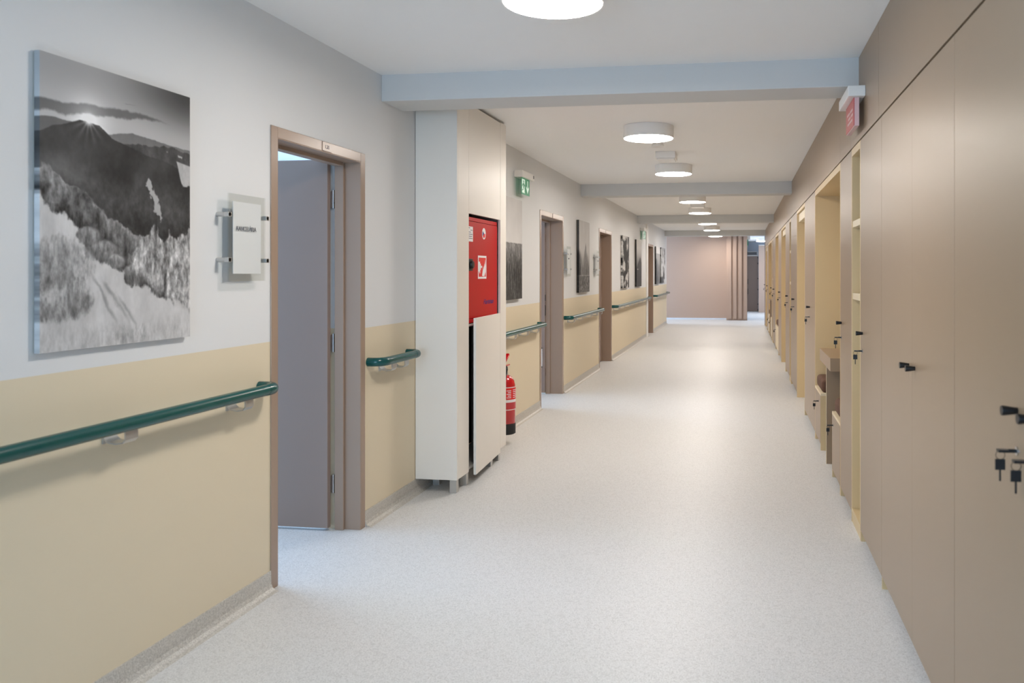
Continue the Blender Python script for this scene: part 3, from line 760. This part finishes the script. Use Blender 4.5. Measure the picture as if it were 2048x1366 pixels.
# ceiling box fittings between lamps
def ceiling_box(x0, x1, y0, y1, h, label):
    t = thing('ceiling_box', ((x0+x1)/2, (y0+y1)/2, CZ-h), label, 'ceiling box', 'white box fittings on the ceiling')
    build('casing', G().box(x0, x1, y0, y1, CZ-h+0.012, CZ), M['plastic'], t, bevel=0.003)
    build('cover', G().box(x0+0.01, x1-0.01, y0+0.01, y1-0.01, CZ-h, CZ-h+0.012), M['plastic'], t, bevel=0.003)
ceiling_box(-0.80, -0.615, 7.47, 7.72, 0.075, 'square white box fitting on the ceiling behind the second round lamp')
ceiling_box(-0.83, -0.60, 13.0, 13.25, 0.075, 'square white box fitting between two round lamps, past the second beam')
ceiling_box(-0.82, -0.60, 18.6, 18.85, 0.075, 'farthest white box fitting, past the third beam')
sd = thing('smoke_detector', (-0.715, 6.87, 2.47), 'small white conical smoke detector just behind the second round lamp', 'smoke detector')
build('base', G().lathe((-0.715, 6.87, CZ-0.02), [(0.045, 0), (0.045, 0.02)], n=32), M['plastic'], sd)
build('sensor_head', G().lathe((-0.715, 6.87, CZ-0.055), [(0.055, 0), (0.058, 0.006), (0.045, 0.035)], n=32), M['plastic'], sd)

# ------------------------------------------------------------------ built-in cupboards on the right
DZ0, DZ1 = 0.055, 2.079           # lower doors
UZ0, UZ1 = 2.088, 2.518           # upper doors
DEP = 0.56
kn = G().lathe((0, 0, 0), [(0.0075, 0), (0.0078, -0.004), (0.0115, -0.031), (0.0108, -0.034)], 'x', 20)
lk = G().lathe((0, 0, 0), [(0.010, 0), (0.010, -0.003)], 'x', 20)
ky = G().box(-0.020, -0.003, -0.0015, 0.0015, -0.004, 0.004).box(-0.042, -0.020, -0.009, 0.009, -0.0028, 0.0028)
kb = G().box(-0.047, -0.026, -0.002, 0.002, -0.043, -0.019).box(-0.0385, -0.0345, -0.001, 0.001, -0.068, -0.043)
kb.tube([(-0.040, 0, -0.002)]+[(-0.036+0.010*sin(a), 0.0, -0.010+0.010*cos(a)) for a in [k*pi/6 for k in range(13)]], 0.0007, 5)
def proto_mesh(name, g, m):
    me = bpy.data.meshes.new(name); me.from_pydata(g.v, [], g.f); me.polygons.foreach_set('use_smooth', g.s)
    try: me.set_sharp_from_angle(angle=radians(40))
    except Exception: pass
    me.materials.append(m); return me
KM = dict(knob=proto_mesh('knob', kn, M['black']), lock=proto_mesh('lock', lk, M['steel']), key=proto_mesh('key', ky, M['black']), spare_key=proto_mesh('spare_key', kb, M['black']))
def hw(kind, parent, y, z, x=None):
    o = bpy.data.objects.new(kind, KM[kind]); COL.objects.link(o); o.parent = parent
    f = root_loc(parent); o.location = ((XR if x is None else x)-f[0], y-f[1], z-f[2]); return o
def panel_door(parent, y0, y1, z0, z1, m=None, name='door', label=None, x=None):
    xx = XR if x is None else x
    return build(name, G().box(xx, xx+0.018, y0+0.0005, y1-0.0005, z0, z1), m or M['tan'], parent, bevel=0.0004, label=label)

GL = 'tan built-in wardrobes along the right wall'
def wardrobe(y0, y1, doors, label, knobs=(), keys=(), kz=1.082):
    """doors: door edges along y; knobs/keys: (door index, y)"""
    t = thing('wardrobe', (XR+0.3, (y0+y1)/2, 0), label, 'wardrobe', GL)
    build('side_panel', G().box(XR+0.019, XR+DEP, y0+0.001, y0+0.019, 0, DZ1+0.002), M['cream'], t)
    build('side_panel', G().box(XR+0.0005, XR+DEP, y1-0.010, y1-0.001, 0, DZ0-0.002).box(XR+0.019, XR+DEP, y1-0.019, y1-0.001, DZ0, DZ1+0.002), M['cream'], t)
    build('plinth', G().box(XR+0.05, XR+0.066, y0+0.02, y1-0.02, 0, DZ0), M['tan'], t)
    build('back_panel', G().box(XR+DEP-0.01, XR+DEP, y0+0.02, y1-0.02, DZ0, DZ1), M['cream'], t)
    build('top_panel', G().box(XR+0.022, XR+DEP, y0+0.02, y1-0.02, DZ1-0.018, DZ1+0.002), M['dark'], t)
    ds = [panel_door(t, doors[i], doors[i+1], DZ0, DZ1) for i in range(len(doors)-1)]
    for i, y in knobs: hw('knob', ds[i], y, kz)
    for i, y in keys: hw('lock', ds[i], y, 0.992); hw('key', ds[i], y, 0.992); hw('spare_key', ds[i], y, 0.992)
    return t
wardrobe(0.05, 1.262, [0.05, 0.656, 1.262], 'tan two-door wardrobe nearest the camera, at the right edge', knobs=[(0, 0.61), (1, 0.70)])
wardrobe(1.264, 2.442, [1.264, 1.855, 2.442], 'tan two-door wardrobe at the right edge with two black knobs and hanging keys', knobs=[(0, 1.80), (1, 1.905)], keys=[(0, 1.80), (1, 1.905)])
wardrobe(2.444, 3.67, [2.444, 3.03, 3.67], 'tan two-door wardrobe whose two black knobs have no keys below', knobs=[(0, 2.98), (1, 3.085)], kz=1.05)
wardrobe(3.672, 4.308, [3.672, 4.308], 'tan single-door wardrobe right beside the near open shelf column', knobs=[(0, 4.235)], keys=[(0, 4.235)])
wardrobe(4.657, 5.168, [4.657, 5.168], 'narrow tan wardrobe between the near shelf column and the near seating niche', knobs=[(0, 5.11)], keys=[(0, 5.11)])
wardrobe(6.942, 8.052, [6.942, 7.50, 8.052], 'tan two-door wardrobe just past the near seating niche', knobs=[(0, 7.46)], keys=[(0, 7.46)])
wardrobe(9.20, 10.298, [9.20, 9.76, 10.298], 'tan two-door wardrobe between the first doorway recess and the narrow shelf column', knobs=[(0, 9.66)], keys=[(0, 9.66)])
wardrobe(10.622, 11.58, [10.622, 11.10, 11.58], 'tan two-door wardrobe between the narrow shelf column and the second doorway recess', knobs=[(0, 11.0)], keys=[(0, 11.0)])
wardrobe(12.80, 13.83, [12.80, 13.32, 13.83], 'tan two-door wardrobe between the second recess and the single-bench niche', knobs=[(0, 13.2)], keys=[(0, 13.2)])
wardrobe(15.02, 16.28, [15.02, 15.66, 16.28], 'tan two-door wardrobe past the single-bench niche', knobs=[(0, 15.55)], keys=[(0, 15.55)])
wardrobe(16.58, 16.95, [16.58, 16.95], 'very narrow tan wardrobe before the farthest seating niche', knobs=[(0, 16.91)], keys=[(0, 16.91)])
wardrobe(19.07, 19.9, [19.07, 19.9], 'tan single-door wardrobe past the farthest seating niche', knobs=[(0, 19.6)], keys=[(0, 19.6)])
wardrobe(21.3, 21.8, [21.3, 21.8], 'last tan wardrobe at the far corner of the cupboard row', knobs=[(0, 21.7)], keys=[(0, 21.7)])
build_end = tag(build('end_panel', G().box(XR-0.01, 1.248, 21.801, 21.828, 0, 2.52), M['leaf']), 'dark brown full-height end panel closing the far end of the cupboard row', 'end panel')

def upper(y0, y1, label):
    t = thing('upper_cupboard', (XR+0.3, (y0+y1)/2, UZ0), label, 'upper cupboard', 'tan upper cupboards under the ceiling on the right')
    build('carcass', G().box(XR+0.021, XR+DEP, y0+0.002, y1-0.002, DZ1+0.004, UZ1), M['dark'], t)
    panel_door(t, y0, y1, UZ0, UZ1+0.006)
    return t
for y0, y1, lab in [(0.05, 1.90, 'tan upper cupboard nearest the camera, above the wardrobes at the right edge'), (1.902, 3.75, 'long tan upper cupboard in the top right corner of the photo, near the first beam'),
    (3.752, 4.68, 'tan upper cupboard carrying the red sign, crossed by the first beam'), (4.682, 5.19, 'narrow tan upper cupboard just past the red sign'), (5.192, 7.52, 'tan upper cupboard above the near seating niche'),
    (7.522, 10.30, 'tan upper cupboard above the first doorway recess, meeting the second beam'), (10.302, 10.62, 'narrow tan upper cupboard above the narrow shelf column, just past the second beam'), (10.622, 13.83, 'tan upper cupboard above the second doorway recess'),
    (13.832, 16.30, 'tan upper cupboard above the single-bench niche, meeting the third beam'), (16.302, 19.05, 'tan upper cupboard above the farthest seating niche'), (19.052, 21.80, 'last tan upper cupboard at the far end of the row')]:
    upper(y0, y1, lab)

def shelf_column(y0, y1, zs, label, bottom=0.055):
    t = thing('shelf_column', (XR+0.3, (y0+y1)/2, 0), label, 'shelves', 'cream open shelf columns in the cupboard row')
    e = 0.02
    build('side_panel', G().box(XR, XR+DEP, y0, y0+e, 0, DZ1+0.002), M['cream'], t, bevel=0.001)
    build('side_panel', G().box(XR, XR+DEP, y1-e, y1, 0, DZ1+0.002), M['cream'], t, bevel=0.001)
    build('top_panel', G().box(XR, XR+DEP, y0+e, y1-e, 2.04, DZ1+0.002), M['cream'], t, bevel=0.001)
    build('bottom_panel', G().box(XR, XR+DEP, y0+e, y1-e, bottom, bottom+0.02), M['cream'], t, bevel=0.001)
    build('plinth', G().box(XR+0.002, XR+0.02, y0+e, y1-e, 0, bottom), M['cream'], t)
    build('back_panel', G().box(XR+DEP-0.01, XR+DEP, y0+e, y1-e, bottom, 2.04), M['cream'], t)
    for z in zs:
        build('shelf', G().box(XR+0.004, XR+DEP-0.012, y0+e, y1-e, z-0.012, z+0.024), M['creamlt'], t, bevel=0.002)
    return t
shelf_column(4.310, 4.655, [1.655, 1.255], 'cream open shelf column with two high shelves below the red sign')
shelf_column(10.300, 10.620, [1.655, 1.255], 'narrow cream open shelf column midway down the cupboard row')
shelf_column(16.282, 16.578, [1.655, 1.255], 'farthest narrow cream shelf column before the last seating niche')

def recess(y0, y1, label, header=True):
    """doorway-like cream recess between cupboards"""
    t = thing('doorway_recess', (XR+0.3, (y0+y1)/2, 0), label, 'recess', 'cream doorway recesses in the cupboard row')
    e = 0.02
    build('side_panel', G().box(XR, XR+DEP, y0, y0+e, 0, DZ1+0.002), M['cream'], t, bevel=0.001)
    build('side_panel', G().box(XR, XR+DEP, y1-e, y1, 0, DZ1+0.002), M['cream'], t, bevel=0.001)
    build('top_panel', G().box(XR, XR+DEP, y0+e, y1-e, 2.045, DZ1+0.002), M['cream'], t, bevel=0.001)
    build('back_panel', G().box(XR+DEP-0.02, XR+DEP, y0+e, y1-e, 0, 2.045), M['cream'], t)
    if header:
        build('header_box', G().box(XR+0.02, XR+0.30, y0+e+0.002, y1-e-0.002, 1.955, 2.043), M['creamlt'], t, bevel=0.003, label='pale box under the recess head')
recess(8.054, 9.198, 'first cream doorway recess with a pale box at its head, past the near seating niche')
recess(11.582, 12.798, 'second cream doorway recess with a pale box at its head')
recess(19.902, 21.298, 'farthest cream doorway recess with a pale box at its head')

def niche(y0, y1, label):
    t = thing('seating_niche', (XR+0.3, (y0+y1)/2, 0), label, 'niche', 'cream lined seating niches in the cupboard row')
    e = 0.018
    build('side_panel', G().box(XR, XR+DEP, y0, y0+e, 0, DZ1+0.002), M['cream'], t, bevel=0.001)
    build('side_panel', G().box(XR, XR+DEP, y1-e, y1, 0, DZ1+0.002), M['cream'], t, bevel=0.001)
    build('top_panel', G().box(XR, XR+DEP, y0+e, y1-e, 2.035, DZ1+0.002), M['cream'], t, bevel=0.001)
    build('back_panel', G().box(XR+DEP-0.01, XR+DEP, y0+e, y1-e, 0, 2.035), M['cream'], t)
    return t
def bench(y0, y1, ykey, label, front='tan', n=1):
    t = thing('locker_bench', (XR+0.3, (y0+y1)/2, 0), label, 'bench', 'locker benches in the seating niches')
    zt = 0.447; e = 0.018
    build('side_panel', G().box(XR+0.001, XR+DEP-0.012, y0, y0+e, 0, zt-0.019), M['cream'], t, bevel=0.001)
    build('side_panel', G().box(XR+0.001, XR+DEP-0.012, y1-e, y1, 0, zt-0.019), M['cream'], t, bevel=0.001)
    build('seat_board', G().box(XR, XR+DEP-0.012, y0, y1, zt-0.019, zt), M['creamlt'], t, bevel=0.001)
    w = (y1-y0-2*e)/n
    for k in range(n):
        d = panel_door(t, y0+e*0.3+k*w*1.02, y0+e*1.7+(k+1)*w-0.002*(n-1), DZ0, zt-0.021, M[front], 'locker_door', x=XR-0.0005-0.018+0.018)
        yk = ykey if k == 0 else ykey-0.1-w*0.05
        hw('lock', d, ykey-0.0 if k == 0 else ykey+0.12, 0.365); hw('key', d, ykey if k == 0 else ykey+0.12, 0.365)
        if k == 0: hw('spare_key', d, ykey, 0.365)
    return t
def cushion(y0, y1, label):
    g = G().box(XR+0.012, XR+DEP-0.05, y0, y1, 0.4475, 0.545)
    o = build('seat_cushion', g, M['cushion'], None, bevel=0.028, seg=5)
    for p in o.data.polygons: p.use_smooth = True
    tag(o, label, 'cushion', 'brown seat cushions in the niches')
def table(y0, y1, label):
    t = thing('niche_table', (XR+0.3, (y0+y1)/2, 0), label, 'table', 'small tables between the niche benches')
    build('tabletop', G().box(XR-0.01, XR+DEP-0.012, y0, y1, 0.715, 0.805), M['tan'], t, bevel=0.001)
    ym = (y0+y1)/2
    build('support_panel', G().box(XR, XR+DEP-0.012, ym-0.030, ym-0.012, 0, 0.715), M['tan'], t, bevel=0.001)
    build('support_edge', G().box(XR-0.001, XR, ym-0.030, ym-0.012, 0, 0.715), M['creamlt'], t)
niche(5.17, 6.94, 'large near seating niche with a table between two benches')
bench(5.189, 5.645, 5.56, 'near locker bench of the large niche, beside the narrow wardrobe')
bench(6.455, 6.921, 6.60, 'far locker bench of the large niche, behind its table')
table(5.66, 6.42, 'thick tan table fixed between the two benches of the near niche')
cushion(5.20, 5.61, 'brown velour cushion on the near bench of the large niche')
cushion(6.49, 6.91, 'brown velour cushion on the far bench of the large niche')
niche(13.832, 15.018, 'middle seating niche holding a single wide bench')
bench(13.852, 14.998, 14.85, 'wide cream-fronted locker bench in the middle niche', front='creamlt', n=1)
cushion(13.90, 14.96, 'brown cushion on the wide bench of the middle niche')
niche(16.952, 19.068, 'farthest seating niche near the corridor end')
bench(16.972, 17.55, 17.45, 'near cream-fronted locker bench of the farthest niche', front='creamlt')
bench(18.40, 19.048, 18.55, 'far cream-fronted locker bench of the farthest niche', front='creamlt')
table(17.57, 18.38, 'small tan table between the benches of the farthest niche')
cushion(16.99, 17.52, 'brown cushion on the near bench of the farthest niche')
cushion(18.44, 19.03, 'brown cushion on the far bench of the farthest niche')

# ------------------------------------------------------------------ fluted panel and things beyond
f = thing('fluted_panel', (-0.15, 23.95, 0), 'tall tan panel with four raised vertical slats at the right of the tan end wall', 'wall panel')
build('backing_board', G().box(-0.455, 0.152, 23.86, FLY-0.001, 0.0, 2.50), M['tanwall'], f, bevel=0.002)
for a in (-0.407, -0.254, -0.103, 0.048):
    build('slat', G().box(a, a+0.098, 23.80, 23.86, 0.045, 2.50), M['tanwall'], f, bevel=0.003)
w = thing('tall_cabinet', (0.36, 29.75, 0), 'tall taupe cabinet with dark hinges and handles deep in the passage', 'cabinet')
build('body', G().box(0.152, 0.58, 29.62, 29.99, 0, 2.0), M['leaf'], w)
d = build('door', G().box(0.17, 0.575, 29.60, 29.618, 0.02, 1.99), M['leaf'], w, bevel=0.002)
for z in (1.93, 1.72, 1.17, 0.77, 0.24, 0.03):
    build('hinge', G().box(0.555, 0.585, 29.592, 29.6, z, z+0.04), M['black'], d)
for z in (0.72, 1.08): build('handle', G().box(0.205, 0.22, 29.575, 29.60, z-0.1, z+0.1), M['black'], d)
s = thing('wall_shelf', (0.4, 29.8, 2.1), 'pale open shelf box on top of the tall cabinet in the passage', 'shelf')
build('shelf_board', G().box(0.17, 0.57, 29.62, 29.99, 2.001, 2.04).box(0.17, 0.57, 29.62, 29.99, 2.15, 2.17), M['plastic'], s)
build('side_panel', G().box(0.54, 0.57, 29.62, 29.99, 2.04, 2.15), M['plastic'], s)
p = thing('partition_panel', (0.7, 28.75, 0), 'tall pale taupe partition at the right of the passage', 'partition')
build('panel', G().box(0.58, 1.6, 28.72, 28.80, 0, 2.36), M['tanwall'], p, bevel=0.002)
build('top_rail', G().box(0.58, 1.6, 28.71, 28.81, 2.36, 2.38), M['plastic'], p)
x = thing('corner_sign', (0.19, 24.02, 2.3), 'small white emergency fitting at the top right of the fluted panel', 'sign')
build('housing', G().box(0.153, 0.235, 23.86, 24.10, 2.37, 2.47), M['plastic'], x, bevel=0.003)
build('light_panel', G().box(0.158, 0.18, 23.88, 24.08, 2.20, 2.37), M['sgreen'], x)
